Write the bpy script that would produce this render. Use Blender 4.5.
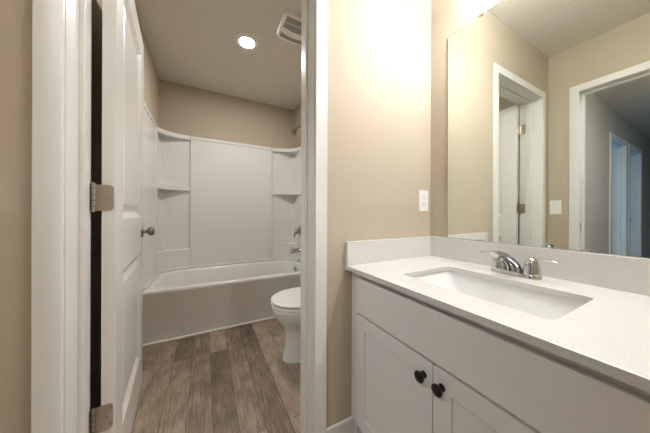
import bpy, bmesh, math
from mathutils import Vector, Matrix

for o in list(bpy.data.objects):
    bpy.data.objects.remove(o)
S = bpy.context.scene
COL = S.collection
R = math.radians
PI = math.pi

# ------------------------------------------------------------------ camera
CAM_H = 1.024
cam_d = bpy.data.cameras.new('camera')
cam = bpy.data.objects.new('camera', cam_d)
COL.objects.link(cam)
cam.location = (0, 0, CAM_H)
_rot = Matrix.Rotation(R(-27.8716), 4, 'Z') @ Matrix.Rotation(R(90), 4, 'X') @ Matrix.Rotation(R(0.1877), 4, 'Z')
cam.rotation_euler = _rot.to_euler()
cam_d.sensor_fit = 'HORIZONTAL'
cam_d.sensor_width = 36.0
cam_d.lens = 36.0 * 224.687 / 650.0
cam_d.shift_x = 0.0
cam_d.shift_y = (213.387 - 216.5) / 650.0
cam_d.clip_start = 0.02
cam_d.clip_end = 60
S.camera = cam

# ------------------------------------------------------------------ world, colour management
W = bpy.data.worlds.new('world')
S.world = W
W.use_nodes = True
W.node_tree.nodes['Background'].inputs[0].default_value = (0.45, 0.65, 1.0, 1)
W.node_tree.nodes['Background'].inputs[1].default_value = 1.0
S.view_settings.view_transform = 'Standard'
S.view_settings.look = 'None'
S.view_settings.gamma = 1.0
S.view_settings.exposure = 0.0
S.view_settings.use_curve_mapping = False

VANITY_E = 72.0      # emission of each frosted vanity shade
BULB_E = 125.0       # emission of the bulb face in each shade's open bottom
DISC_E = 440.0        # emission of the shower-room ceiling disc
FILL_DISC_E = 250.0     # emission of the added fill disc on the vanity-room ceiling
HALL_FILL = 98.0         # emission of the added hall fill lamp
SKY_W = 85.0         # daylight through each bedroom window (W)
WARM = (0.97, 1.0, 1.04, 1)
NEUT = (1.0, 0.97, 0.935, 1)

def area_light(name, loc, rot, sx, sy, power, color):
    d = bpy.data.lights.new(name, 'AREA')
    d.shape = 'RECTANGLE'; d.size = sx; d.size_y = sy
    d.energy = power; d.color = color
    o = bpy.data.objects.new(name, d)
    o.location = loc; o.rotation_euler = rot
    COL.objects.link(o)
    return o
# daylight coming in through the two bedroom windows
area_light('daylight_window_a', (-2.75, 3.52, 1.45), (R(-90), 0, 0), 1.1, 1.2, SKY_W, (0.16, 0.46, 1.0))
area_light('daylight_window_b', (-4.3, 3.52, 1.45), (R(-90), 0, 0), 1.1, 1.2, SKY_W, (0.16, 0.46, 1.0))

# ------------------------------------------------------------------ materials
def new_mat(name, col, rough=0.5, metal=0.0, spec=0.5, coat=0.0):
    m = bpy.data.materials.new(name); m.use_nodes = True
    b = m.node_tree.nodes['Principled BSDF']
    b.inputs['Base Color'].default_value = (*col, 1)
    b.inputs['Roughness'].default_value = rough
    b.inputs['Metallic'].default_value = metal
    b.inputs['Specular IOR Level'].default_value = spec
    b.inputs['Coat Weight'].default_value = coat
    return m

def N(m, typ, **kw):
    n = m.node_tree.nodes.new(typ)
    for k, v in kw.items():
        setattr(n, k, v)
    return n

def L(m, a, b): m.node_tree.links.new(a, b)
def BS(m): return m.node_tree.nodes['Principled BSDF']

def noise_var(m, scale, c0, c1, lo=0.35, hi=0.65, detail=4, stretch=(1, 1, 1)):
    tc = N(m, 'ShaderNodeTexCoord'); mp = N(m, 'ShaderNodeMapping')
    mp.inputs['Scale'].default_value = stretch
    nz = N(m, 'ShaderNodeTexNoise'); nz.inputs['Scale'].default_value = scale; nz.inputs['Detail'].default_value = detail
    cr = N(m, 'ShaderNodeValToRGB')
    cr.color_ramp.elements[0].position = lo; cr.color_ramp.elements[0].color = (*c0, 1)
    cr.color_ramp.elements[1].position = hi; cr.color_ramp.elements[1].color = (*c1, 1)
    L(m, tc.outputs['Object'], mp.inputs['Vector']); L(m, mp.outputs['Vector'], nz.inputs['Vector'])
    L(m, nz.outputs['Fac'], cr.inputs['Fac']); L(m, cr.outputs['Color'], BS(m).inputs['Base Color'])
    return nz

def bump(m, scale, strength, dist=0.002, detail=3, thresh=None):
    tc = N(m, 'ShaderNodeTexCoord')
    nz = N(m, 'ShaderNodeTexNoise'); nz.inputs['Scale'].default_value = scale; nz.inputs['Detail'].default_value = detail
    bp = N(m, 'ShaderNodeBump'); bp.inputs['Strength'].default_value = strength; bp.inputs['Distance'].default_value = dist
    L(m, tc.outputs['Object'], nz.inputs['Vector'])
    src = nz.outputs['Fac']
    if thresh:
        cr = N(m, 'ShaderNodeValToRGB')
        cr.color_ramp.elements[0].position = thresh[0]; cr.color_ramp.elements[1].position = thresh[1]
        L(m, src, cr.inputs['Fac']); src = cr.outputs['Color']
    L(m, src, bp.inputs['Height']); L(m, bp.outputs['Normal'], BS(m).inputs['Normal'])

M = {}
M['wall'] = new_mat('tan_wall_paint', (0.54, 0.44, 0.335), 0.65, spec=0.3)
noise_var(M['wall'], 3.0, (0.495, 0.424, 0.328), (0.51, 0.437, 0.338))
bump(M['wall'], 220, 0.10, 0.0008)
M['hallwall'] = new_mat('daylight_tinted_hall_paint', (0.49, 0.45, 0.39), 0.65, spec=0.3)  # wall paint greyed: the hall's cool daylight is put into the colour
noise_var(M['hallwall'], 3.0, (0.485, 0.445, 0.385), (0.50, 0.46, 0.40))
bump(M['hallwall'], 220, 0.10, 0.0008)
M['ceil'] = new_mat('textured_ceiling_paint', (0.72, 0.675, 0.60), 0.8, spec=0.2)
bump(M['ceil'], 55, 0.5, 0.003, 4, (0.42, 0.62))
M['trim'] = new_mat('white_trim_paint', (0.78, 0.755, 0.71), 0.32)
noise_var(M['trim'], 30, (0.77, 0.755, 0.725), (0.79, 0.775, 0.745), stretch=(1, 1, 0.1))
M['door'] = new_mat('white_door_paint', (0.78, 0.76, 0.72), 0.30)
bump(M['door'], 60, 0.05, 0.0005)
M['cab'] = new_mat('white_cabinet_paint', (0.76, 0.745, 0.72), 0.35)
bump(M['cab'], 90, 0.03, 0.0004)
M['quartz'] = new_mat('speckled_quartz', (0.85, 0.82, 0.78), 0.22)
noise_var(M['quartz'], 700, (0.58, 0.555, 0.52), (0.70, 0.685, 0.66), 0.32, 0.56, 3)
M['ceramic'] = new_mat('white_ceramic', (0.83, 0.82, 0.78), 0.08, coat=0.3)
noise_var(M['ceramic'], 4, (0.77, 0.765, 0.74), (0.79, 0.785, 0.76))
M['acrylic'] = new_mat('white_tub_acrylic', (0.80, 0.795, 0.765), 0.18)
bump(M['acrylic'], 18, 0.04, 0.001)
M['chrome'] = new_mat('polished_chrome', (0.82, 0.83, 0.84), 0.07, 1.0)
noise_var(M['chrome'], 12, (0.58, 0.59, 0.60), (0.64, 0.65, 0.66))
M['bath_chrome'] = new_mat('brushed_chrome', (0.42, 0.42, 0.43), 0.18, 1.0)
noise_var(M['bath_chrome'], 12, (0.40, 0.40, 0.41), (0.44, 0.44, 0.45))
M['nickel'] = new_mat('satin_nickel', (0.52, 0.46, 0.40), 0.36, 1.0)
bump(M['nickel'], 400, 0.05, 0.0003)
M['dark_nickel'] = new_mat('aged_nickel', (0.33, 0.28, 0.235), 0.3, 1.0)
bump(M['dark_nickel'], 400, 0.05, 0.0003)
M['black'] = new_mat('matte_black_metal', (0.008, 0.008, 0.009), 0.35, 0.2)
bump(M['black'], 200, 0.05, 0.0003)
M['plastic'] = new_mat('white_plastic', (0.86, 0.86, 0.84), 0.35)
noise_var(M['plastic'], 10, (0.85, 0.85, 0.83), (0.87, 0.87, 0.85))
M['grille'] = new_mat('grey_vent_grille', (0.30, 0.28, 0.25), 0.6)
noise_var(M['grille'], 40, (0.30, 0.285, 0.25), (0.34, 0.325, 0.29))
M['dark'] = new_mat('dark_slot', (0.03, 0.03, 0.03), 0.7)
noise_var(M['dark'], 40, (0.028, 0.028, 0.028), (0.034, 0.033, 0.032))
M['mirror'] = new_mat('mirror_silver', (0.90, 0.93, 0.90), 0.0, 1.0)
noise_var(M['mirror'], 1.5, (0.885, 0.925, 0.865), (0.895, 0.935, 0.875))
M['mirror_edge'] = new_mat('mirror_glass_edge', (0.22, 0.25, 0.22), 0.25)
noise_var(M['mirror_edge'], 9, (0.21, 0.24, 0.21), (0.23, 0.26, 0.23))
M['caulk'] = new_mat('white_caulk', (0.8, 0.77, 0.72), 0.5)
bump(M['caulk'], 80, 0.05, 0.0004)

def emit_mat(name, col, strength):
    m = bpy.data.materials.new(name); m.use_nodes = True
    b = BS(m)
    b.inputs['Base Color'].default_value = (0.9, 0.9, 0.88, 1)
    b.inputs['Emission Color'].default_value = col
    b.inputs['Emission Strength'].default_value = strength
    return m
M['globe'] = emit_mat('lit_frosted_shade', WARM, VANITY_E)
M['bulb'] = emit_mat('lit_vanity_bulb', WARM, BULB_E)
M['disc'] = emit_mat('lit_led_diffuser', NEUT, DISC_E)
M['fill_disc'] = emit_mat('added_fill_diffuser', NEUT, FILL_DISC_E)
M['hall_fill'] = emit_mat('hall_fill_diffuser', (0.93, 0.975, 1.02, 1), HALL_FILL)

def glass_mat():
    m = new_mat('window_glass', (1, 1, 1), 0.0)
    BS(m).inputs['Transmission Weight'].default_value = 1.0
    BS(m).inputs['IOR'].default_value = 1.02
    return m
M['glass'] = glass_mat()

def plank_mat():
    m = new_mat('wood_look_planks', (0.2, 0.15, 0.1), 0.42)
    tc = N(m, 'ShaderNodeTexCoord')
    mp = N(m, 'ShaderNodeMapping')
    mp.inputs['Rotation'].default_value = (0, 0, R(90))
    mp.inputs['Location'].default_value = (0.62, PLANK_OFF, 0)
    L(m, tc.outputs['Object'], mp.inputs['Vector'])
    br = N(m, 'ShaderNodeTexBrick')
    br.offset = 0.37; br.offset_frequency = 2; br.squash = 1
    br.inputs['Color1'].default_value = (0.0, 0.0, 0.0, 1)
    br.inputs['Color2'].default_value = (1, 1, 1, 1)
    br.inputs['Mortar'].default_value = (0.2, 0.2, 0.2, 1)
    br.inputs['Scale'].default_value = 1.0
    br.inputs['Mortar Size'].default_value = 0.0011
    br.inputs['Mortar Smooth'].default_value = 0.2
    br.inputs['Bias'].default_value = 0.0
    br.inputs['Brick Width'].default_value = 1.22
    br.inputs['Row Height'].default_value = PLANK_W
    L(m, mp.outputs['Vector'], br.inputs['Vector'])
    # grain, shifted plank by plank
    mul = N(m, 'ShaderNodeVectorMath', operation='SCALE'); mul.inputs['Scale'].default_value = 7.3
    L(m, br.outputs['Color'], mul.inputs[0])
    add = N(m, 'ShaderNodeVectorMath', operation='ADD')
    L(m, tc.outputs['Object'], add.inputs[0]); L(m, mul.outputs['Vector'], add.inputs[1])
    st = N(m, 'ShaderNodeMapping'); st.inputs['Scale'].default_value = (150, 9.0, 1)
    L(m, add.outputs['Vector'], st.inputs['Vector'])
    g1 = N(m, 'ShaderNodeTexNoise'); g1.inputs['Scale'].default_value = 1.0; g1.inputs['Detail'].default_value = 6; g1.inputs['Roughness'].default_value = 0.62
    L(m, st.outputs['Vector'], g1.inputs['Vector'])
    st2 = N(m, 'ShaderNodeMapping'); st2.inputs['Scale'].default_value = (13, 9, 1)
    L(m, add.outputs['Vector'], st2.inputs['Vector'])
    g2 = N(m, 'ShaderNodeTexNoise'); g2.inputs['Scale'].default_value = 1.0; g2.inputs['Detail'].default_value = 4
    L(m, st2.outputs['Vector'], g2.inputs['Vector'])
    bw = N(m, 'ShaderNodeRGBToBW'); L(m, br.outputs['Color'], bw.inputs[0])
    def mth(op, a, b):
        n = N(m, 'ShaderNodeMath', operation=op)
        for i, v in enumerate((a, b)):
            if isinstance(v, (int, float)): n.inputs[i].default_value = v
            else: L(m, v, n.inputs[i])
        return n.outputs[0]
    v = mth('ADD', mth('MULTIPLY', bw.outputs[0], 0.34), mth('ADD', mth('MULTIPLY', g1.outputs['Fac'], 0.75), mth('MULTIPLY', g2.outputs['Fac'], 0.45)))
    cr = N(m, 'ShaderNodeValToRGB')
    e = cr.color_ramp.elements
    e[0].position = 0.46; e[0].color = (0.082, 0.060, 0.044, 1)
    e[1].position = 1.06; e[1].color = (0.47, 0.37, 0.285, 1)
    k = e.new(0.72); k.color = (0.215, 0.161, 0.12, 1)
    L(m, v, cr.inputs['Fac'])
    mx = N(m, 'ShaderNodeMix', data_type='RGBA')
    mx.inputs['B'].default_value = (0.06, 0.045, 0.033, 1)
    L(m, cr.outputs['Color'], mx.inputs['A']); L(m, br.outputs['Fac'], mx.inputs['Factor'])
    L(m, mx.outputs['Result'], BS(m).inputs['Base Color'])
    bp = N(m, 'ShaderNodeBump'); bp.inputs['Strength'].default_value = 0.12; bp.inputs['Distance'].default_value = 0.001
    L(m, g1.outputs['Fac'], bp.inputs['Height']); L(m, bp.outputs['Normal'], BS(m).inputs['Normal'])
    return m
PLANK_W = 0.1135
PLANK_OFF = 0.083
M['plank'] = plank_mat()

# ------------------------------------------------------------------ mesh builder
class MB:
    def __init__(s): s.bm = bmesh.new()
    def box(s, x0, x1, y0, y1, z0, z1):
        vs = [s.bm.verts.new(p) for p in ((x0, y0, z0), (x1, y0, z0), (x1, y1, z0), (x0, y1, z0), (x0, y0, z1), (x1, y0, z1), (x1, y1, z1), (x0, y1, z1))]
        for f in ((3, 2, 1, 0), (4, 5, 6, 7), (0, 1, 5, 4), (1, 2, 6, 5), (2, 3, 7, 6), (3, 0, 4, 7)):
            s.bm.faces.new([vs[i] for i in f])
        return s
    def loft(s, rings, cap0=True, cap1=True, closed=True):
        """rings: lists of points with the same count, joined in order."""
        rv = [[s.bm.verts.new(p) for p in r] for r in rings]
        n = len(rv[0])
        for a, b in zip(rv, rv[1:]):
            for i in range(n if closed else n - 1):
                j = (i + 1) % n
                s.bm.faces.new((a[i], a[j], b[j], b[i]))
        if cap0: s.bm.faces.new(rv[0][::-1])
        if cap1: s.bm.faces.new(rv[-1])
        return s
    def lathe(s, prof, org, axis='Z', n=24, cap0=True, cap1=True):
        """prof: (radius, distance along axis)."""
        rings = []
        for r, h in prof:
            ring = []
            for i in range(n):
                a = 2 * PI * i / n
                c, q = r * math.cos(a), r * math.sin(a)
                if axis == 'Z': p = (c, q, h)
                elif axis == 'X': p = (h, c, q)
                elif axis == '-X': p = (-h, -c, q)
                elif axis == 'Y': p = (q, h, c)
                elif axis == '-Z': p = (-c, q, -h)
                ring.append((org[0] + p[0], org[1] + p[1], org[2] + p[2]))
            rings.append(ring)
        return s.loft(rings, cap0, cap1)
    def tube(s, pts, rad, n=12, sec=None):
        """round (or sec=(a,b) flattened) tube along points; rad a number or list."""
        pts = [Vector(p) for p in pts]
        rings = []
        for k, p in enumerate(pts):
            t = (pts[min(k + 1, len(pts) - 1)] - pts[max(k - 1, 0)]).normalized()
            up = Vector((0, 0, 1)) if abs(t.z) < 0.95 else Vector((0, 1, 0))
            u = t.cross(up).normalized(); w = u.cross(t).normalized()
            r = rad[k] if isinstance(rad, (list, tuple)) else rad
            a, b = (r if isinstance(r, tuple) else (r, r))
            rings.append([tuple(p + u * (a * math.cos(2 * PI * i / n)) + w * (b * math.sin(2 * PI * i / n))) for i in range(n)])
        return s.loft(rings)
    def prism(s, outline, d0, d1, axis='Z', holes=()):
        """extrude a 2-D outline (with holes) between two distances along an axis."""
        def P(a, b, d):
            return {'Z': (a, b, d), 'X': (d, a, b), 'Y': (a, d, b)}[axis]
        loops = []
        for lp in [outline, *holes]:
            lo = [s.bm.verts.new(P(a, b, d0)) for a, b in lp]
            hi = [s.bm.verts.new(P(a, b, d1)) for a, b in lp]
            loops.append((lo, hi))
            for i in range(len(lp)):
                j = (i + 1) % len(lp)
                s.bm.faces.new((lo[i], lo[j], hi[j], hi[i]))
        if not holes:
            s.bm.faces.new(loops[0][0][::-1]); s.bm.faces.new(loops[0][1])
        else:
            for side in (0, 1):
                edges = []
                for lp in loops:
                    v = lp[side]
                    for i in range(len(v)):
                        edges.append(s.bm.edges.get((v[i], v[(i + 1) % len(v)])))
                bmesh.ops.triangle_fill(s.bm, use_beauty=True, use_dissolve=False, edges=edges)
        return s

def world(o):
    m = o.matrix_basis.copy()
    while o.parent:
        o = o.parent
        m = o.matrix_basis @ m
    return m

def obj(name, mb, mat, parent=None, base=None, bevel=0, seg=2, smooth=None, local=False):
    bm = mb.bm
    bmesh.ops.recalc_face_normals(bm, faces=bm.faces[:])
    me = bpy.data.meshes.new(name)
    o = bpy.data.objects.new(name, me)
    COL.objects.link(o)
    if parent is not None:
        o.parent = parent
        if not local: bm.transform(world(parent).inverted())
    elif base is not None:
        o.location = base
        bm.transform(Matrix.Translation(Vector(base)).inverted())
    if smooth is not None:
        for f in bm.faces: f.smooth = True
    bm.to_mesh(me); bm.free()
    if smooth is not None: me.set_sharp_from_angle(angle=R(smooth))
    me.materials.append(mat)
    if bevel:
        md = o.modifiers.new('bevel', 'BEVEL'); md.width = bevel; md.segments = seg
        md.limit_method = 'ANGLE'; md.angle_limit = R(40)
        md.harden_normals = False
    return o

def tag(o, label, cat, group=None):
    o['label'] = label; o['category'] = cat
    if group: o['group'] = group
    return o

def thing(name, label, cat, loc=(0, 0, 0), rz=0, group=None):
    o = bpy.data.objects.new(name, None); COL.objects.link(o)
    o.empty_display_size = 0.1
    o.location = loc; o.rotation_euler = (0, 0, rz)
    return tag(o, label, cat, group)

def struct(o):
    o['kind'] = 'structure'
    return o

def sgroup(name, loc=(0, 0, 0), rz=0):
    o = bpy.data.objects.new(name, None); COL.objects.link(o)
    o.location = loc; o.rotation_euler = (0, 0, rz)
    return struct(o)

def boxes(*bs):
    m = MB()
    for b in bs: m.box(*b)
    return m

def rrect(x0, x1, y0, y1, r, n=6):
    pts = []
    for cx, cy, a0 in ((x1 - r, y1 - r, 0), (x0 + r, y1 - r, 90), (x0 + r, y0 + r, 180), (x1 - r, y0 + r, 270)):
        for k in range(n + 1):
            a = R(a0 + 90 * k / n)
            pts.append((cx + r * math.cos(a), cy + r * math.sin(a)))
    return pts

# ------------------------------------------------------------------ key dimensions
YA, YB = 0.856, 1.0            # the wall with the bathroom doorway: front and back face
XM = 1.137                     # mirror wall
XW, XH = -0.476, -0.596        # left wall: room face and hall face
DXL, DXR = -0.333, 0.4016      # bathroom doorway clear width
DZ = 2.04
CEIL = 2.44
CW = 0.0555                    # casing width
CT = 0.0115                    # casing thickness
BXL, BXR, BYB = -0.4396, 1.063, 2.925
YT = 2.165
HY0, HY1 = -0.115, 0.664       # hall doorway in the left wall
YR = -1.35                     # rear wall

# ------------------------------------------------------------------ room shell
struct(obj('floor', boxes((-5.7, 1.3, -1.5, 3.7, -0.06, 0)), M['plank']))
struct(obj('ceiling', boxes((-5.7, 1.3, -1.5, 3.7, CEIL, CEIL + 0.08)), M['ceil']))
j = 0.018
struct(obj('wall_front', boxes((XW - 0.02, DXL - j, YA, YB, 0, CEIL), (DXR + j, XM + 0.1, YA, YB, 0, CEIL), (DXL - j, DXR + j, YA, YB, DZ + j, CEIL)), M['wall']))
struct(obj('wall_right', boxes((XM, XM + 0.12, YR, YA, 0, CEIL)), M['wall']))
struct(obj('wall_left', boxes((XH, XW, YR, HY0 - j, 0, CEIL), (XH, XW, HY1 + j, YB, 0, CEIL), (XH, XW, HY0 - j, HY1 + j, DZ + j, CEIL)), M['wall']))
struct(obj('wall_rear', boxes((XH, XM + 0.12, YR - 0.1, YR, 0, CEIL)), M['wall']))
struct(obj('wall_bathroom_left', boxes((BXL - 0.12, BXL, YB, BYB, 0, CEIL)), M['wall']))
struct(obj('wall_bathroom_right', boxes((BXR, BXR + 0.12, YB, BYB, 0, CEIL)), M['wall']))
struct(obj('wall_bathroom_back', boxes((BXL - 0.12, BXR + 0.12, BYB, BYB + 0.1, 0, CEIL)), M['wall']))
# hall and the two bedrooms opening off it (seen only in the mirror)
HD = ((-3.195, -2.446), (-4.15, -3.402))
hw = MB(); hw.box(-2.446 + j, XH, 0.86, 0.98, 0, CEIL); hw.box(-3.402 + j, -3.195 - j, 0.86, 0.98, 0, CEIL); hw.box(-5.6, -4.15 - j, 0.86, 0.98, 0, CEIL)
for a, b in HD: hw.box(a - j, b + j, 0.86, 0.98, DZ + j, CEIL)
struct(obj('wall_hall_front', hw, M['hallwall']))
struct(obj('wall_hall_rear', boxes((-5.6, XH, -0.64, -0.52, 0, CEIL)), M['hallwall']))
struct(obj('wall_hall_end', boxes((-5.7, -5.6, -0.64, 3.7, 0, CEIL)), M['hallwall']))
struct(obj('wall_bedroom_partition', boxes((-3.36, -3.26, 0.98, 3.6, 0, CEIL)), M['hallwall']))
struct(obj('wall_bedroom_right', boxes((-1.9, -1.8, 0.98, 3.6, 0, CEIL)), M['hallwall']))
bw = boxes((-5.6, -1.8, 3.6, 3.7, 0, 0.85), (-5.6, -1.8, 3.6, 3.7, 2.05, CEIL), (-5.6, -4.85, 3.6, 3.7, 0.85, 2.05), (-3.75, -3.3, 3.6, 3.7, 0.85, 2.05), (-2.2, -1.8, 3.6, 3.7, 0.85, 2.05))
struct(obj('wall_bedroom_back', bw, M['hallwall']))
for n, (a, b) in enumerate(((-3.3, -2.2), (-4.85, -3.75))):
    w = struct(obj('window_%d' % (n + 1), boxes((a, a + .04, 3.6, 3.66, .85, 2.05), (b - .04, b, 3.6, 3.66, .85, 2.05), (a + .04, b - .04, 3.6, 3.66, .85, .89), (a + .04, b - .04, 3.6, 3.66, 2.01, 2.05), (a + .04, b - .04, 3.615, 3.645, 1.43, 1.47)), M['trim']))
    obj('pane', boxes((a + .04, b - .04, 3.627, 3.631, .89, 2.01)), M['glass'], w)

# ------------------------------------------------------------------ door frames and casings
def casing_piece(parent, name, quad, d0, d1, axis):
    return obj(name, MB().prism(quad, d0, d1, axis), M['trim'], parent, bevel=0.0025)

def door_frame_y(name, x0, x1, ya, yb, stop, sides):
    """frame of a doorway in a wall whose faces are at ya < yb; clear opening x0..x1."""
    g = sgroup(name, ((x0 + x1) / 2, ya, 0))
    obj('jamb', boxes((x0 - j, x0, ya, yb, 0, DZ + j)), M['trim'], g)
    obj('jamb', boxes((x1, x1 + j, ya, yb, 0, DZ + j)), M['trim'], g)
    obj('head_jamb', boxes((x0, x1, ya, yb, DZ, DZ + j)), M['trim'], g)
    t = 0.012
    obj('door_stop', boxes((x0, x0 + t, stop[0], stop[1], 0, DZ - t), (x1 - t, x1, stop[0], stop[1], 0, DZ - t), (x0, x1, stop[0], stop[1], DZ - t, DZ)), M['trim'], g, bevel=0.002)
    rv = 0.001
    for side in sides:
        d0, d1 = (ya - CT, ya) if side == 'a' else (yb, yb + CT)
        xi0, xi1, zi = x0 - rv, x1 + rv, DZ + rv
        casing_piece(g, 'casing', [(xi0 - CW, 0), (xi0, 0), (xi0, zi), (xi0 - CW, zi + CW)], d0, d1, 'Y')
        casing_piece(g, 'casing', [(xi1, 0), (xi1 + CW, 0), (xi1 + CW, zi + CW), (xi1, zi)], d0, d1, 'Y')
        casing_piece(g, 'head_casing', [(xi0, zi), (xi1, zi), (xi1 + CW, zi + CW), (xi0 - CW, zi + CW)], d0, d1, 'Y')
    return g
fr1 = door_frame_y('trim_1', DXL, DXR, YA, YB, (0.925, 0.962), 'ab')
fr3 = door_frame_y('trim_3', HD[0][0], HD[0][1], 0.86, 0.98, (0.90, 0.937), 'a')
fr4 = door_frame_y('trim_4', HD[1][0], HD[1][1], 0.86, 0.98, (0.90, 0.937), 'a')
obj('strike_plate', boxes((-4.1515, -4.149, 0.944, 0.972, 0.905, 0.965)), M['nickel'], fr4)

g = sgroup('trim_2', (XW, (HY0 + HY1) / 2, 0))
obj('jamb', boxes((XH, XW, HY0 - j, HY0, 0, DZ + j)), M['trim'], g)
hj = obj('jamb', boxes((XH, XW, HY1, HY1 + j, 0, DZ + j)), M['trim'], g)
obj('head_jamb', boxes((XH, XW, HY0, HY1, DZ, DZ + j)), M['trim'], g)
obj('door_stop', boxes((-0.575, -0.538, HY0, HY0 + .012, 0, DZ - .012), (-0.575, -0.538, HY1 - .012, HY1, 0, DZ - .012), (-0.575, -0.538, HY0, HY1, DZ - .012, DZ)), M['trim'], g, bevel=0.002)
obj('strike_plate', boxes((-0.528, -0.494, HY1 - 0.0015, HY1 + 0.001, 0.885, 0.95)), M['nickel'], g)
for d0, d1 in ((XW, XW + CT), (XH - CT, XH)):
    y0, y1, zi = HY0 - .001, HY1 + .001, DZ + .001
    casing_piece(g, 'casing', [(y0 - CW, 0), (y0, 0), (y0, zi), (y0 - CW, zi + CW)], d0, d1, 'X')
    casing_piece(g, 'casing', [(y1, 0), (y1 + CW, 0), (y1 + CW, zi + CW), (y1, zi)], d0, d1, 'X')
    casing_piece(g, 'head_casing', [(y0, zi), (y1, zi), (y1 + CW, zi + CW), (y0 - CW, zi + CW)], d0, d1, 'X')

for zc in (1.807, 1.074, 0.338):
    obj('hinge_leaf', MB().prism(rrect(0.966, 0.9995, zc - .046, zc + .046, .010), DXL, DXL + .0015, 'X'), M['nickel'], fr1)
# baseboards
BH, BT = 0.095, 0.012
def baseboard(name, *b):
    return struct(obj(name, boxes(*b), M['trim'], bevel=0.003))
baseboard('baseboard_front', (DXR + .001 + CW, XM, YA - BT, YA, 0, BH))
baseboard('baseboard_left', (XW, XW + BT, HY1 + .001 + CW, YA, 0, BH), (XW, XW + BT, YR, HY0 - .001 - CW, 0, BH))
baseboard('baseboard_right', (XM - BT, XM, YR, -0.03, 0, BH))
baseboard('baseboard_bathroom_left', (BXL, BXL + BT, YB, YT, 0, BH))
baseboard('baseboard_bathroom_right', (BXR - BT, BXR, YB, YT, 0, BH))
baseboard('baseboard_hall', (-2.386, XH - CT, .86 - BT, .86, 0, BH), (-3.342, -3.255, .86 - BT, .86, 0, BH), (-5.6, -4.21, .86 - BT, .86, 0, BH))
struct(obj('trim_5', boxes((BXL + BT, BXR - BT, YT - 0.012, YT + .011, 0, 0.017)), M['caulk'], bevel=0.004))

# ------------------------------------------------------------------ doors
def panel_door(name, loc, rz, wid, mirror=False, knob_side=1):
    """door in local axes: x = thickness (face at 0, back at -T), y = along the door from the hinge edge, z up."""
    T = 0.036; z0, z1 = 0.012, DZ - 0.004
    d = bpy.data.objects.new(name, None); COL.objects.link(d); struct(d)
    d.location = loc; d.rotation_euler = (0, 0, rz)
    st = 0.118; pr = [(0.205, 0.80), (1.0, 1.915)]
    m = MB()
    # stiles, rails
    m.box(-T, 0, 0, st, z0, z1); m.box(-T, 0, wid - st, wid, z0, z1)
    zz = [z0, pr[0][0], pr[0][1], pr[1][0], pr[1][1], z1]
    for a, b in ((0, 1), (2, 3), (4, 5)): m.box(-T, 0, st, wid - st, zz[a], zz[b])
    o = obj('stiles_and_rails', m, M['door'], d, bevel=0.001, local=True)
    for a, b in pr:                      # sloped sticking + raised field, on both faces
        q = MB()
        rings = []
        for ins, dep in ((0, 0.0), (0.005, 0.003), (0.026, 0.0135), (0.036, 0.0135), (0.062, 0.006)):
            y0, y1, c0, c1 = st + ins, wid - st - ins, a + ins, b - ins
            rings.append((y0, y1, c0, c1, dep))
        for sgn in (0, 1):
            R3 = [[(-dp if sgn == 0 else -T + dp, y, z) for y, z in ((y0, c0), (y1, c0), (y1, c1), (y0, c1))] for y0, y1, c0, c1, dp in rings]
            q.loft(R3, cap0=False, cap1=True)
        obj('panel', q, M['door'], d, local=True)
    # knobs, both faces
    zc, yk = 0.915, wid - 0.062
    for sgn, s2 in ((1, 0.0), (-1, -T)):
        k = MB()
        prof = [(0.0, 0.0), (0.033, 0.0), (0.033, 0.004), (0.029, 0.009), (0.013, 0.012), (0.0105, 0.016), (0.0105, 0.024), (0.014, 0.028), (0.022, 0.033), (0.0265, 0.040), (0.0275, 0.047), (0.024, 0.056), (0.014, 0.0615), (0.0, 0.063)]
        k.lathe(prof[1:-1], (s2, yk, zc), 'X' if sgn > 0 else '-X', 24)
        obj('door_knob', k, M['dark_nickel'], d, smooth=40, local=True)
    obj('latch_plate', boxes((-T + .006, -.006, wid - .0005, wid + .0015, zc - .028, zc + .028)), M['nickel'], d, local=True)
    return d, T

RZ = math.atan2(0.0665, 0.708)
door, T = panel_door('door_1', (-0.272, 1.012, 0), RZ, 0.711)
def add_hinges(door, T, zs, hand=1):
    for zc in zs:
        h = MB()
        h.tube([(-T - 0.018, -0.006, zc - 0.044), (-T - 0.018, -0.006, zc + 0.044)], 0.0065, 12)
        h.tube([(-T - 0.018, -0.006, zc - 0.048), (-T - 0.018, -0.006, zc - 0.044)], 0.005, 12)
        h.tube([(-T - 0.018, -0.006, zc + 0.044), (-T - 0.018, -0.006, zc + 0.048)], 0.005, 12)
        hg = obj('hinge', h, M['nickel'], door, smooth=40, local=True)
        # leaf on the door edge, with round corners
        pts = rrect(-T - 0.018, -0.0055, zc - 0.043, zc + 0.043, 0.012)
        pts = [(x if x > -T else -T - 0.018, z) for x, z in pts]
        lf = MB().prism(pts, -0.0025, 0.0002, 'Y')
        obj('hinge_leaf', lf, M['nickel'], hg, local=True)
        sc = MB()
        for a, b in ((-0.012, -0.026), (-0.022, 0.0), (-0.012, 0.026)):
            sc.lathe([(0.0035, 0), (0.0035, 0.0008), (0.002, 0.001)], (a, -0.0028, zc + b), 'Y', 10)
        obj('screw', sc, M['chrome'], hg, local=True)
        # knuckle gaps
        kg = MB()
        for dz in (-0.029, -0.010, 0.010, 0.029):
            kg.tube([(-T - 0.018, -0.006, zc + dz - .0007), (-T - 0.018, -0.006, zc + dz + .0007)], 0.0067, 12)
        obj('knuckle_gap', kg, M['dark'], hg, local=True)
add_hinges(door, T, (1.807, 1.074, 0.338))
d2, _ = panel_door('door_2', (HD[0][0] + 0.012 + 0.036, 0.992, 0), 0, 0.735)
add_hinges(d2, T, (1.807, 1.074, 0.338))
d3, _ = panel_door('door_3', (HD[1][0] + 0.012 + 0.036, 0.992, 0), 0, 0.735)
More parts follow.
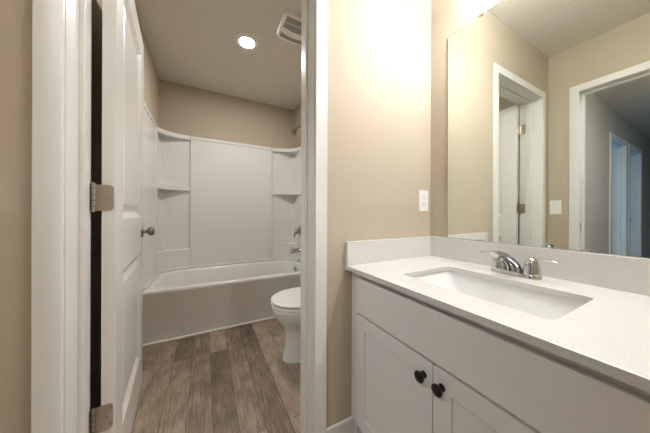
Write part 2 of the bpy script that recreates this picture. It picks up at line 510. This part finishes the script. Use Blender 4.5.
add_hinges(d3, T, (1.807, 1.074, 0.338))

# ------------------------------------------------------------------ vanity cabinet
CZ = 0.7915                         # countertop
CTH = 0.0195
XF = 0.590                          # face frame
XD = 0.571                          # door faces
VY0, VY1 = -0.010, 0.852
VC = 0.4215                         # split between the doors
van = thing('vanity_cabinet', 'white shaker vanity cabinet with black knobs under the quartz countertop', 'cabinet', ((XF + XM) / 2, VC, 0))
ct = CZ - CTH
obj('carcass', boxes((XF + .018, XM - .002, VY1 - .016, VY1, 0.0, ct), (XF + .018, XM - .002, VY0, VY0 + .016, 0.0, ct), (XF + .018, XM - .014, VY0 + .016, VY1 - .016, 0.10, 0.116), (XM - .014, XM - .002, VY0 + .016, VY1 - .016, 0.10, ct - .06)), M['cab'], van)
obj('face_frame', boxes((XF, XF + .018, VY1 - .045, VY1, .10, ct), (XF, XF + .018, VY0, VY0 + .045, .10, ct), (XF, XF + .018, VY0 + .045, VY1 - .045, ct - .03, ct), (XF, XF + .018, VY0 + .045, VY1 - .045, .575, .62), (XF, XF + .018, VY0 + .045, VY1 - .045, .10, .14)), M['cab'], van, bevel=0.001)
obj('toe_kick', boxes((XF + .075, XF + .09, VY0 + .016, VY1 - .016, 0, .10)), M['cab'], van)
obj('drawer_front', boxes((XD, XF - .0005, VC - .3685, VC + .3685, .602, .749)), M['cab'], van, bevel=0.002)
def shaker(y0, y1, z0, z1, st=0.054):
    m = MB()
    m.prism([(y0, z0), (y1, z0), (y1, z1), (y0, z1)], XD, XF - .0005, 'X', holes=[[(y0 + st, z0 + st), (y1 - st, z0 + st), (y1 - st, z1 - st), (y0 + st, z1 - st)]])
    return m
for y0, y1, ky in ((VC + .0015, VC + .3685, VC + .0285), (VC - .3685, VC - .0015, VC - .0285)):
    dr = obj('door', shaker(y0, y1, .122, .594), M['cab'], van, bevel=0.0015)
    obj('recessed_panel', boxes((XD + .008, XF - .003, y0 + .053, y1 - .053, .122 + .053, .594 - .053)), M['cab'], dr)
    kn = MB().lathe([(0.010, 0.0), (0.010, .0015), (0.0062, .004), (0.0058, .011), (0.008, .0145), (0.0145, .018), (0.0162, .021), (0.0160, .0235), (0.0130, .0262), (0.006, .0275)], (XD, ky, .549), '-X', 24)
    obj('knob', kn, M['black'], dr, smooth=40)['label'] = 'matte black round knob'

# ------------------------------------------------------------------ countertop
XC = 0.5533
cy0, cy1 = VY0 - .015, YA
SK = (0.667, 0.955, 0.200, 0.628)     # sink cut-out
top = thing('vanity_countertop', 'white speckled quartz countertop with splash strips on the vanity', 'countertop', ((XC + XM) / 2, VC, ct))
obj('slab', MB().prism([(XC, cy0), (XM, cy0), (XM, cy1), (XC, cy1)], ct, CZ, 'Z', holes=[rrect(*SK, 0.022)]), M['quartz'], top, bevel=0.0015)
obj('back_splash', boxes((XM - .02, XM, cy0, cy1, CZ, .8965)), M['quartz'], top, bevel=0.0015)
obj('side_splash', boxes((XC + .002, XM - .02, YA - .02, YA, CZ, .8965)), M['quartz'], top, bevel=0.0015)

# ------------------------------------------------------------------ undermount sink
snk = thing('sink', 'white rectangular undermount sink set into the quartz countertop', 'sink', ((SK[0] + SK[1]) / 2, (SK[2] + SK[3]) / 2, .64))
def ring(x0, x1, y0, y1, r, z, n=6): return [(a, b, z) for a, b in rrect(x0, x1, y0, y1, r, n)]
x0, x1, y0, y1 = SK
e = 0.006
rings = [ring(x0 - .02, x1 + .02, y0 - .02, y1 + .02, .03, ct - .008), ring(x0 - .02, x1 + .02, y0 - .02, y1 + .02, .03, ct - .0005),
         ring(x0 - e, x1 + e, y0 - e, y1 + e, .027, ct - .0005), ring(x0 - e + .002, x1 + e - .002, y0 - e + .003, y1 + e - .003, .027, ct - .006),
         ring(x0 + .01, x1 - .01, y0 + .03, y1 - .03, .035, ct - .07), ring(x0 + .02, x1 - .02, y0 + .055, y1 - .055, .045, ct - .105),
         ring(x0 + .035, x1 - .035, y0 + .08, y1 - .08, .05, ct - .122), ring(x0 + .06, x1 - .06, y0 + .11, y1 - .11, .05, ct - .130),
         ring((x0 + x1) / 2 - .03, (x0 + x1) / 2 + .03, (y0 + y1) / 2 - .03, (y0 + y1) / 2 + .03, .0299, ct - .135)]
obj('basin', MB().loft(rings, cap0=False, cap1=False), M['ceramic'], snk, smooth=50)
obj('drain', MB().lathe([(.034, 0), (.034, .003), (.026, .004), (.022, .002), (.0, .003)][:-1], ((x0 + x1) / 2, (y0 + y1) / 2, ct - .137), 'Z', 24), M['chrome'], snk, smooth=40)

# ------------------------------------------------------------------ faucet
FY, FX = 0.420, 1.042
fc = thing('faucet', 'chrome two-lever faucet standing behind the sink', 'faucet', (FX, FY, CZ + .0003))
def stadium(rx, half, z, n=10):
    pts = []
    for k in range(n + 1):
        a = R(180 * k / n); pts.append((FX + rx * math.cos(a), FY + half + rx * math.sin(a), z))
    for k in range(n + 1):
        a = R(180 + 180 * k / n); pts.append((FX + rx * math.cos(a), FY - half + rx * math.sin(a), z))
    return pts
obj('base_plate', MB().loft([stadium(.027, .052, CZ + .0003), stadium(.027, .052, CZ + .010), stadium(.0245, .052, CZ + .015), stadium(.018, .052, CZ + .017)]), M['chrome'], fc, smooth=40)
sp = [((FX + .012, FY, CZ + .014), (.0235, .015)), ((FX + .004, FY, CZ + .030), (.022, .0135)), ((FX - .016, FY, CZ + .049), (.0205, .012)), ((FX - .048, FY, CZ + .067), (.019, .0115)), ((FX - .083, FY, CZ + .081), (.0178, .0115)), ((FX - .113, FY, CZ + .089), (.017, .0115)), ((FX - .136, FY, CZ + .091), (.0162, .0115)), ((FX - .147, FY, CZ + .088), (.0145, .010))]
obj('spout', MB().tube([p for p, _ in sp], [r for _, r in sp], 16), M['chrome'], fc, smooth=60)
obj('aerator', MB().lathe([(.0115, 0), (.0125, .001), (.0125, .014), (.0115, .016)], (FX - .130, FY, CZ + .066), 'Z', 16), M['chrome'], fc, smooth=40)
for sg in (1, -1):
    hy = FY + sg * .0508
    h = MB().lathe([(.0262, 0), (.0262, .005), (.0250, .012), (.0238, .022), (.0222, .032), (.0200, .042), (.0170, .050), (.0120, .057), (.004, .060)], (FX, hy, CZ + .0145), 'Z', 24)
    hd = obj('handle', h, M['chrome'], fc, smooth=40)
    L_ = [((FX, hy - sg * .004, CZ + .070), (.012, .009)), ((FX, hy + sg * .012, CZ + .073), (.009, .006)), ((FX - .001, hy + sg * .032, CZ + .073), (.0062, .0042)), ((FX - .002, hy + sg * .050, CZ + .071), (.0085, .0042)), ((FX - .002, hy + sg * .066, CZ + .070), (.0095, .0040)), ((FX - .002, hy + sg * .074, CZ + .0695), (.005, .002))]
    obj('lever', MB().tube([p for p, _ in L_], [r for _, r in L_], 12), M['chrome'], hd, smooth=60)

# ------------------------------------------------------------------ mirror
MY0, MY1, MZ0, MZ1 = 0.092, 0.752, 0.8975, 1.957
mir = thing('wall_mirror', 'large frameless rectangular wall mirror above the back splash', 'mirror', (XM, (MY0 + MY1) / 2, MZ0))
obj('glass_edge', boxes((XM - .0048, XM - .0003, MY0, MY1, MZ0, MZ1)), M['mirror_edge'], mir)
obj('mirror_glass', boxes((XM - .0056, XM - .0048, MY0 + .0025, MY1 - .0025, MZ0 + .0015, MZ1 - .0025)), M['mirror'], mir)
for yc in (0.585, 0.26):
    obj('clip', boxes((XM - .010, XM - .0057, yc - .011, yc + .011, MZ1 - .009, MZ1 + .004), (XM - .010, XM - .0002, yc - .011, yc + .011, MZ1 + .0003, MZ1 + .004)), M['nickel'], mir)
    obj('clip', boxes((XM - .010, XM - .0057, yc - .010, yc + .010, MZ0 + .0002, MZ0 + .007)), M['nickel'], mir)

# ------------------------------------------------------------------ outlet and switch
ox, oz = 1.075, 1.096
ol = thing('electrical_outlet', 'white duplex outlet on the tan wall above the side splash', 'outlet', (ox, YA, oz))
obj('cover_plate', boxes((ox - .037, ox + .037, YA - .005, YA, oz - .059, oz + .059)), M['plastic'], ol, bevel=0.003)
for dz in (.0195, -.0195):
    rc = obj('receptacle', boxes((ox - .017, ox + .017, YA - .0065, YA - .005, oz + dz - .016, oz + dz + .016)), M['plastic'], ol, bevel=0.001)
    obj('slot', boxes((ox - .0075, ox - .0055, YA - .0068, YA - .0064, oz + dz, oz + dz + .009)), M['dark'], rc)
    obj('slot', boxes((ox + .0055, ox + .0075, YA - .0068, YA - .0064, oz + dz, oz + dz + .008)), M['dark'], rc)
    obj('ground_hole', MB().lathe([(.003, 0), (.003, .0004)], (ox, YA - .0068, oz + dz - .006), 'Y', 10), M['dark'], rc)
sy, sz = .805, 1.085
sw = thing('light_switch', 'white rocker light switch on the wall beside the hall doorway', 'switch', (XW, sy, sz))
obj('cover_plate', boxes((XW, XW + .005, sy - .039, sy + .039, sz - .061, sz + .061)), M['plastic'], sw, bevel=0.003)
obj('rocker', MB().prism([(XW + .005, sz - .034), (XW + .011, sz - .034), (XW + .0065, sz + .034), (XW + .005, sz + .034)], sy - .0165, sy + .0165, 'Y'), M['plastic'], sw, bevel=0.001)

# ------------------------------------------------------------------ vanity light (above the mirror, out of the frame)
vl = thing('vanity_light', 'three-light vanity fixture with frosted shades on the wall above the mirror', 'light', (XM, .25, 2.27))
obj('back_plate', boxes((XM - .022, XM, .0, .50, 2.24, 2.31)), M['nickel'], vl, bevel=0.004)
for yy in (.06, .25, .44):
    ar = obj('arm', MB().tube([(XM - .02, yy, 2.275), (XM - .07, yy, 2.288), (XM - .135, yy, 2.285), (XM - .15, yy, 2.268)], .008, 10), M['nickel'], vl, smooth=40)
    obj('socket', MB().lathe([(.018, 0), (.024, .004), (.024, .034), (.016, .04)], (XM - .15, yy, 2.241), 'Z', 16), M['nickel'], ar, smooth=40)
    gs = obj('glass_shade', MB().lathe([(.054, .012), (.058, .0), (.061, .0), (.060, .03), (.054, .065), (.042, .09), (.026, .102)], (XM - .15, yy, 2.125), 'Z', 24, cap0=False), M['globe'], vl, smooth=60)
    obj('bulb', MB().lathe([(.053, 0), (.053, .004)], (XM - .15, yy, 2.134), 'Z', 24), M['bulb'], gs)

# ------------------------------------------------------------------ unseen hall lamp, added as fill for hall and cabinet fronts
hl = thing('hall_fill_lamp', 'added fill lamp, round and flush on the hall ceiling', 'light', (-1.12, -.27, CEIL))
obj('rim', MB().lathe([(.16, 0), (.165, .006), (.165, .022), (.155, .025)], (-1.12, -.27, CEIL), '-Z', 28), M['nickel'], hl, smooth=40)
obj('diffuser', MB().lathe([(.150, .024), (.150, .03), (.13, .045), (.08, .058), (.02, .062)], (-1.12, -.27, CEIL), '-Z', 28), M['hall_fill'], hl, smooth=50)

# ------------------------------------------------------------------ bathtub
tub = thing('bathtub', 'white alcove bathtub with a plain apron front at the end of the bathroom', 'bathtub', ((BXL + BXR) / 2, (YT + BYB) / 2, 0))
TX0, TX1, TY0, TY1 = BXL + .001, BXR - .001, YT, BYB - .001
RZt = .415
def tr(ins, z, r=.02, y0=None):
    return [(a, b, z) for a, b in rrect(TX0 + ins, TX1 - ins, TY0 + (ins if y0 is None else y0), TY1 - ins, r, 8)]
def tin(l, r_, f, b, z, rad): return [(a, c, z) for a, c in rrect(TX0 + l, TX1 - r_, TY0 + f, TY1 - b, rad, 8)]
rings = [tr(0.0, 0.0, .004, .003), tr(0.0, RZt - .040, .004, .002), tr(0.0, RZt - .030, .006, 0), tr(0.0, RZt - .016, .008, 0), tr(.004, RZt - .005, .012), tr(.014, RZt, .014),
         tin(.050, .055, .060, .075, RZt, .15), tin(.062, .063, .070, .087, RZt - .006, .15), tin(.072, .070, .078, .096, RZt - .022, .15),
         tin(.13, .10, .10, .118, .25, .12), tin(.19, .115, .115, .135, .12, .12), tin(.25, .15, .15, .17, .075, .11), tin(.40, .25, .22, .24, .065, .08)]
obj('tub_shell', MB().loft(rings, cap0=False, cap1=True), M['acrylic'], tub, smooth=45)
obj('overflow_plate', MB().lathe([(.036, 0), (.036, .004), (.030, .009), (.012, .012)], (TX1 - .094, 2.60, .335), '-X', 24), M['bath_chrome'], tub, smooth=40)
obj('tub_drain', MB().lathe([(.035, 0), (.035, .004), (.02, .006)], (TX1 - .34, 2.56, .0655), 'Z', 20), M['chrome'], tub, smooth=40)

# ------------------------------------------------------------------ tub surround
sur = thing('tub_surround', 'white moulded wall surround with corner shelves above the bathtub', 'tub surround', ((BXL + BXR) / 2, BYB, RZt))
SZ0, SZ1 = RZt + .001, 1.872
PL, PR, PB = -.4275, 1.051, 2.885       # faces of the left, right and back panels
NL, NR, NB = -.434, 1.058, 2.908        # faces behind the shelves
AX0, AX1, AY = -.157, .753, 2.70        # where the corner towers meet the panels
AYR = 2.668
obj('back_panel', boxes((AX0, AX1, PB, BYB - .001, SZ0, SZ1)), M['acrylic'], sur, bevel=0.005, seg=3)
obj('side_panel', boxes((BXL + .001, PL, YT + .002, AY, SZ0, SZ1)), M['acrylic'], sur, bevel=0.004, seg=3)
obj('side_panel', boxes((PR, BXR - .001, YT + .002, AYR, SZ0, SZ1)), M['acrylic'], sur, bevel=0.004, seg=3)
# raised borders along the top of the three panels and down the inner edge of the side panels
obj('top_border', boxes((PL - .002, PL + .007, YT + .002, AY, SZ1 - .032, SZ1 + .001)), M['acrylic'], sur, bevel=0.004, seg=3)
obj('edge_border', boxes((PL - .002, PL + .006, AY - .022, AY + .001, SZ0 + .03, SZ1 - .032)), M['acrylic'], sur, bevel=0.004, seg=3)
obj('top_border', boxes((AX0 + .004, AX1 - .004, PB - .006, PB + .002, SZ1 - .035, SZ1 - .002)), M['acrylic'], sur, bevel=0.004, seg=3)
def bez(p0, c, p1, n=14):
    return [((1 - t) ** 2 * p0[0] + 2 * t * (1 - t) * c[0] + t * t * p1[0], (1 - t) ** 2 * p0[1] + 2 * t * (1 - t) * c[1] + t * t * p1[1]) for t in [k / n for k in range(n + 1)]]
def tower(side):
    if side == 'L':
        a, c, b = (PL, AY), (-.385, 2.855), (AX0, PB); w0 = BXL + .001; nf = NL; ay = AY
    else:
        a, c, b = (PR, AYR), (1.01, 2.855), (AX1, PB); w0 = BXR - .001; nf = NR; ay = AYR
    yb = BYB - .001
    # recessed corner wall with a rounded inner corner
    rr = .05; sgn = 1 if side == 'L' else -1
    inner = [(nf, ay)] + [(nf + sgn * (rr - rr * math.cos(R(t))), NB - rr + rr * math.sin(R(t))) for t in range(0, 91, 15)] + [(b[0], NB)]
    out = inner + [(b[0], yb), (w0, yb), (w0, ay)]
    tw = obj('corner_tower', MB().prism(out, SZ0, SZ1 - .03, 'Z'), M['acrylic'], sur, smooth=30)
    arc = bez(a, c, b)
    fill = arc + [(b[0], yb), (w0, yb), (w0, a[1])]
    def shelf(name, z0, z1, lip=0.0):
        obj(name, MB().prism(fill, z0, z1, 'Z'), M['acrylic'], tw, bevel=0.006, seg=3)
    shelf('corner_shelf', SZ1 - .045, SZ1)
    shelf('corner_shelf', 1.264, 1.320)
    shelf('corner_ledge', SZ0 + .001, .632)
tower('L'); tower('R')
# rounded foot lip where the panels meet the tub rim
lip = MB()
path = [(PL + .004, YT + .03), (PL + .004, AY)] + bez((PL + .004, AY), (-.381, 2.851), (AX0, PB - .004))[1:] + [(AX1, PB - .004)] + bez((AX1, PB - .004), (1.006, 2.851), (PR - .004, AYR))[1:] + [(PR - .004, YT + .03)]
lip.tube([(x, y, RZt + .0125) for x, y in path], (.012, .034) and [(.007, .0115)] * len(path), 12)
obj('foot_lip', lip, M['acrylic'], sur, smooth=50)

# ------------------------------------------------------------------ shower fittings on the right wall
FYs = 2.62
ts = thing('tub_spout', 'chrome tub spout above the bathtub overflow', 'spout', (PR, FYs, .565))
s_ = [((PR - .0005, FYs, .566), (.029, .029)), ((PR - .012, FYs, .566), (.029, .029)), ((PR - .016, FYs, .565), (.025, .025)), ((PR - .075, FYs, .563), (.024, .026)), ((PR - .115, FYs, .558), (.023, .027)), ((PR - .138, FYs, .552), (.020, .024)), ((PR - .146, FYs, .548), (.012, .016))]
obj('spout_body', MB().tube([p for p, _ in s_], [r for _, r in s_], 16), M['bath_chrome'], ts, smooth=50)
obj('diverter_knob', MB().lathe([(.004, 0), (.004, .016), (.008, .019), (.007, .026)], (PR - .118, FYs, .580), 'Z', 12), M['bath_chrome'], ts, smooth=40)
sv = thing('shower_valve', 'chrome single lever shower valve above the tub spout', 'shower valve', (PR, FYs, .80))
obj('escutcheon', MB().lathe([(.085, 0), (.085, .003), (.078, .010), (.045, .016), (.030, .020), (.036, .026), (.036, .062), (.030, .072), (.016, .075)], (PR - .0005, FYs, .80), '-X', 32), M['bath_chrome'], sv, smooth=40)
obj('lever', MB().tube([(PR - .060, FYs, .80), (PR - .080, FYs, .795), (PR - .090, FYs - .006, .768), (PR - .092, FYs - .010, .728)], [.016, .016, .012, .008], 12), M['bath_chrome'], sv, smooth=50)
sh = thing('wall_shower', 'chrome shower head on a bent arm near the bathroom ceiling', 'shower head', (BXR, FYs - .02, 2.09))
yh = FYs - .03
obj('flange', MB().lathe([(.032, 0), (.030, .006), (.014, .012)], (BXR, yh, 2.095), '-X', 20), M['dark_nickel'], sh, smooth=40)
obj('shower_arm', MB().tube([(BXR - .005, yh, 2.095), (BXR - .05, yh, 2.095), (BXR - .070, yh, 2.08), (BXR - .095, yh, 2.047)], .0085, 10), M['dark_nickel'], sh, smooth=50)
obj('spray_head', MB().tube([(BXR - .088, yh, 2.052), (BXR - .100, yh, 2.040), (BXR - .108, yh, 2.030), (BXR - .124, yh, 2.006), (BXR - .129, yh, 1.998), (BXR - .131, yh, 1.996)], [.012, .013, .016, .036, .037, .034], 20), M['dark_nickel'], sh, smooth=50)

# ------------------------------------------------------------------ ceiling disc and exhaust fan
def recessed(lx, ly, label, mat):
    cl = thing('recessed_light', label, 'light', (lx, ly, CEIL))
    obj('trim_ring', MB().lathe([(.090, 0), (.089, .003), (.080, .005), (.0575, .004), (.0565, .001)], (lx, ly, CEIL), '-Z', 36, cap0=False, cap1=False), M['plastic'], cl, smooth=40)
    obj('diffuser', MB().lathe([(.057, .0005), (.057, .003), (.02, .004)], (lx, ly, CEIL), '-Z', 36), mat, cl, smooth=40)
recessed(.296, 1.952, 'lit round recessed light in the bathroom ceiling', M['disc'])
recessed(.62, -.62, 'added round fill light in the vanity room ceiling behind the viewer', M['fill_disc'])  # unseen disc added to brighten the doorway wall and vanity
fx0, fx1, fy0, fy1 = .476, .746, 1.500, 1.760
fan = thing('exhaust_fan', 'white square exhaust fan cover in the bathroom ceiling', 'exhaust fan', ((fx0 + fx1) / 2, (fy0 + fy1) / 2, CEIL))
def fr(ins, dz, r): return [(a, b, CEIL - dz) for a, b in rrect(fx0 + ins, fx1 - ins, fy0 + ins, fy1 - ins, r, 6)]
obj('cover', MB().loft([fr(0, 0, .055), fr(0, .010, .055), fr(.004, .020, .055), fr(.012, .026, .05), fr(.020, .027, .045)]), M['plastic'], fan, smooth=40)
cx = (fx0 + fx1) / 2
def bowed(y0, y1, bow0, bow1):
    """strip along X whose long edges bow by the given amounts."""
    n = 10
    a = [(fx0 + .026 + (fx1 - fx0 - .052) * k / n, y0 + bow0 * (1 - (2 * k / n - 1) ** 2)) for k in range(n + 1)]
    b = [(fx0 + .026 + (fx1 - fx0 - .052) * k / n, y1 + bow1 * (1 - (2 * k / n - 1) ** 2)) for k in range(n + 1)]
    return a + b[::-1]
for p in (bowed(fy0 + .026, fy0 + .074, 0, 0), bowed(fy0 + .082, fy0 + .122, 0, .018), bowed(fy1 - .085, fy1 - .036, .024, .010)):
    obj('grille_slot', MB().prism(p, CEIL - .0285, CEIL - .0265, 'Z'), M['grille'], fan)

# ------------------------------------------------------------------ toilet
TYc = 1.52
TZS = .935
tl = thing('toilet', 'white toilet with a closed lid beside the bathtub', 'toilet', (.70, TYc, 0))
def egg(xf, xb, hw, z, n=32, pw=1.0):
    """egg outline: tip at xf (towards -x), back at xb, half-width hw."""
    xf += .012; z *= TZS
    xm = xf + (xb - xf) * .52
    pts = []
    for k in range(n):
        a = 2 * PI * k / n
        c, s = math.cos(a), math.sin(a)
        rx = (xb - xm) if c > 0 else (xm - xf)
        pts.append((xm + rx * math.copysign(abs(c) ** pw, c), TYc + hw * math.copysign(abs(s) ** .9, s), z))
    return pts
body = [egg(.462, 1.0, .105, 0), egg(.460, 1.0, .107, .012), egg(.468, .99, .100, .03), egg(.478, .96, .092, .12), egg(.478, .95, .093, .20), egg(.460, .93, .112, .255), egg(.425, .90, .150, .30), egg(.399, .88, .175, .345), egg(.388, .87, .184, .385), egg(.386, .87, .186, .405), egg(.392, .865, .182, .412)]
obj('bowl', MB().loft(body), M['ceramic'], tl, smooth=50)
obj('seat', MB().loft([egg(.396, .845, .180, .4125), egg(.383, .85, .190, .419), egg(.383, .85, .190, .430), egg(.391, .844, .183, .433)]), M['plastic'], tl, smooth=50)
obj('lid', MB().loft([egg(.394, .85, .180, .441), egg(.382, .855, .190, .446), egg(.383, .855, .189, .453), egg(.395, .85, .180, .460), egg(.44, .83, .145, .466), egg(.55, .76, .06, .468)]), M['plastic'], tl, smooth=50)
obj('bowl_deck', boxes((.80, 1.0, TYc - .12, TYc + .12, .31, .386)), M['ceramic'], tl, bevel=0.02, seg=4)
tk = MB(); 
def tring(i, z): return [(a, b, z) for a, b in rrect(.853 + i, 1.048 - i * .4, TYc - .215 + i, TYc + .215 - i, .03, 6)]
obj('tank', tk.loft([tring(.02, .387), tring(.012, .405), tring(0, .60), tring(-.004, .752)]), M['ceramic'], tl, smooth=50)
obj('tank_lid', MB().loft([tring(-.006, .752), tring(-.011, .756), tring(-.011, .780), tring(-.004, .787), tring(.01, .789)]), M['ceramic'], tl, smooth=50)
obj('flush_lever', MB().tube([(.850, TYc - .15, .70), (.836, TYc - .15, .70), (.834, TYc - .12, .698), (.836, TYc - .075, .694)], [.010, .008, .006, .007], 10), M['chrome'], tl, smooth=50)
for sg in (1, -1):
    obj('bolt_cap', MB().lathe([(.014, 0), (.014, .008), (.008, .014)], (.69, TYc + sg * .108, 0.0), 'Z', 14), M['plastic'], tl, smooth=40)
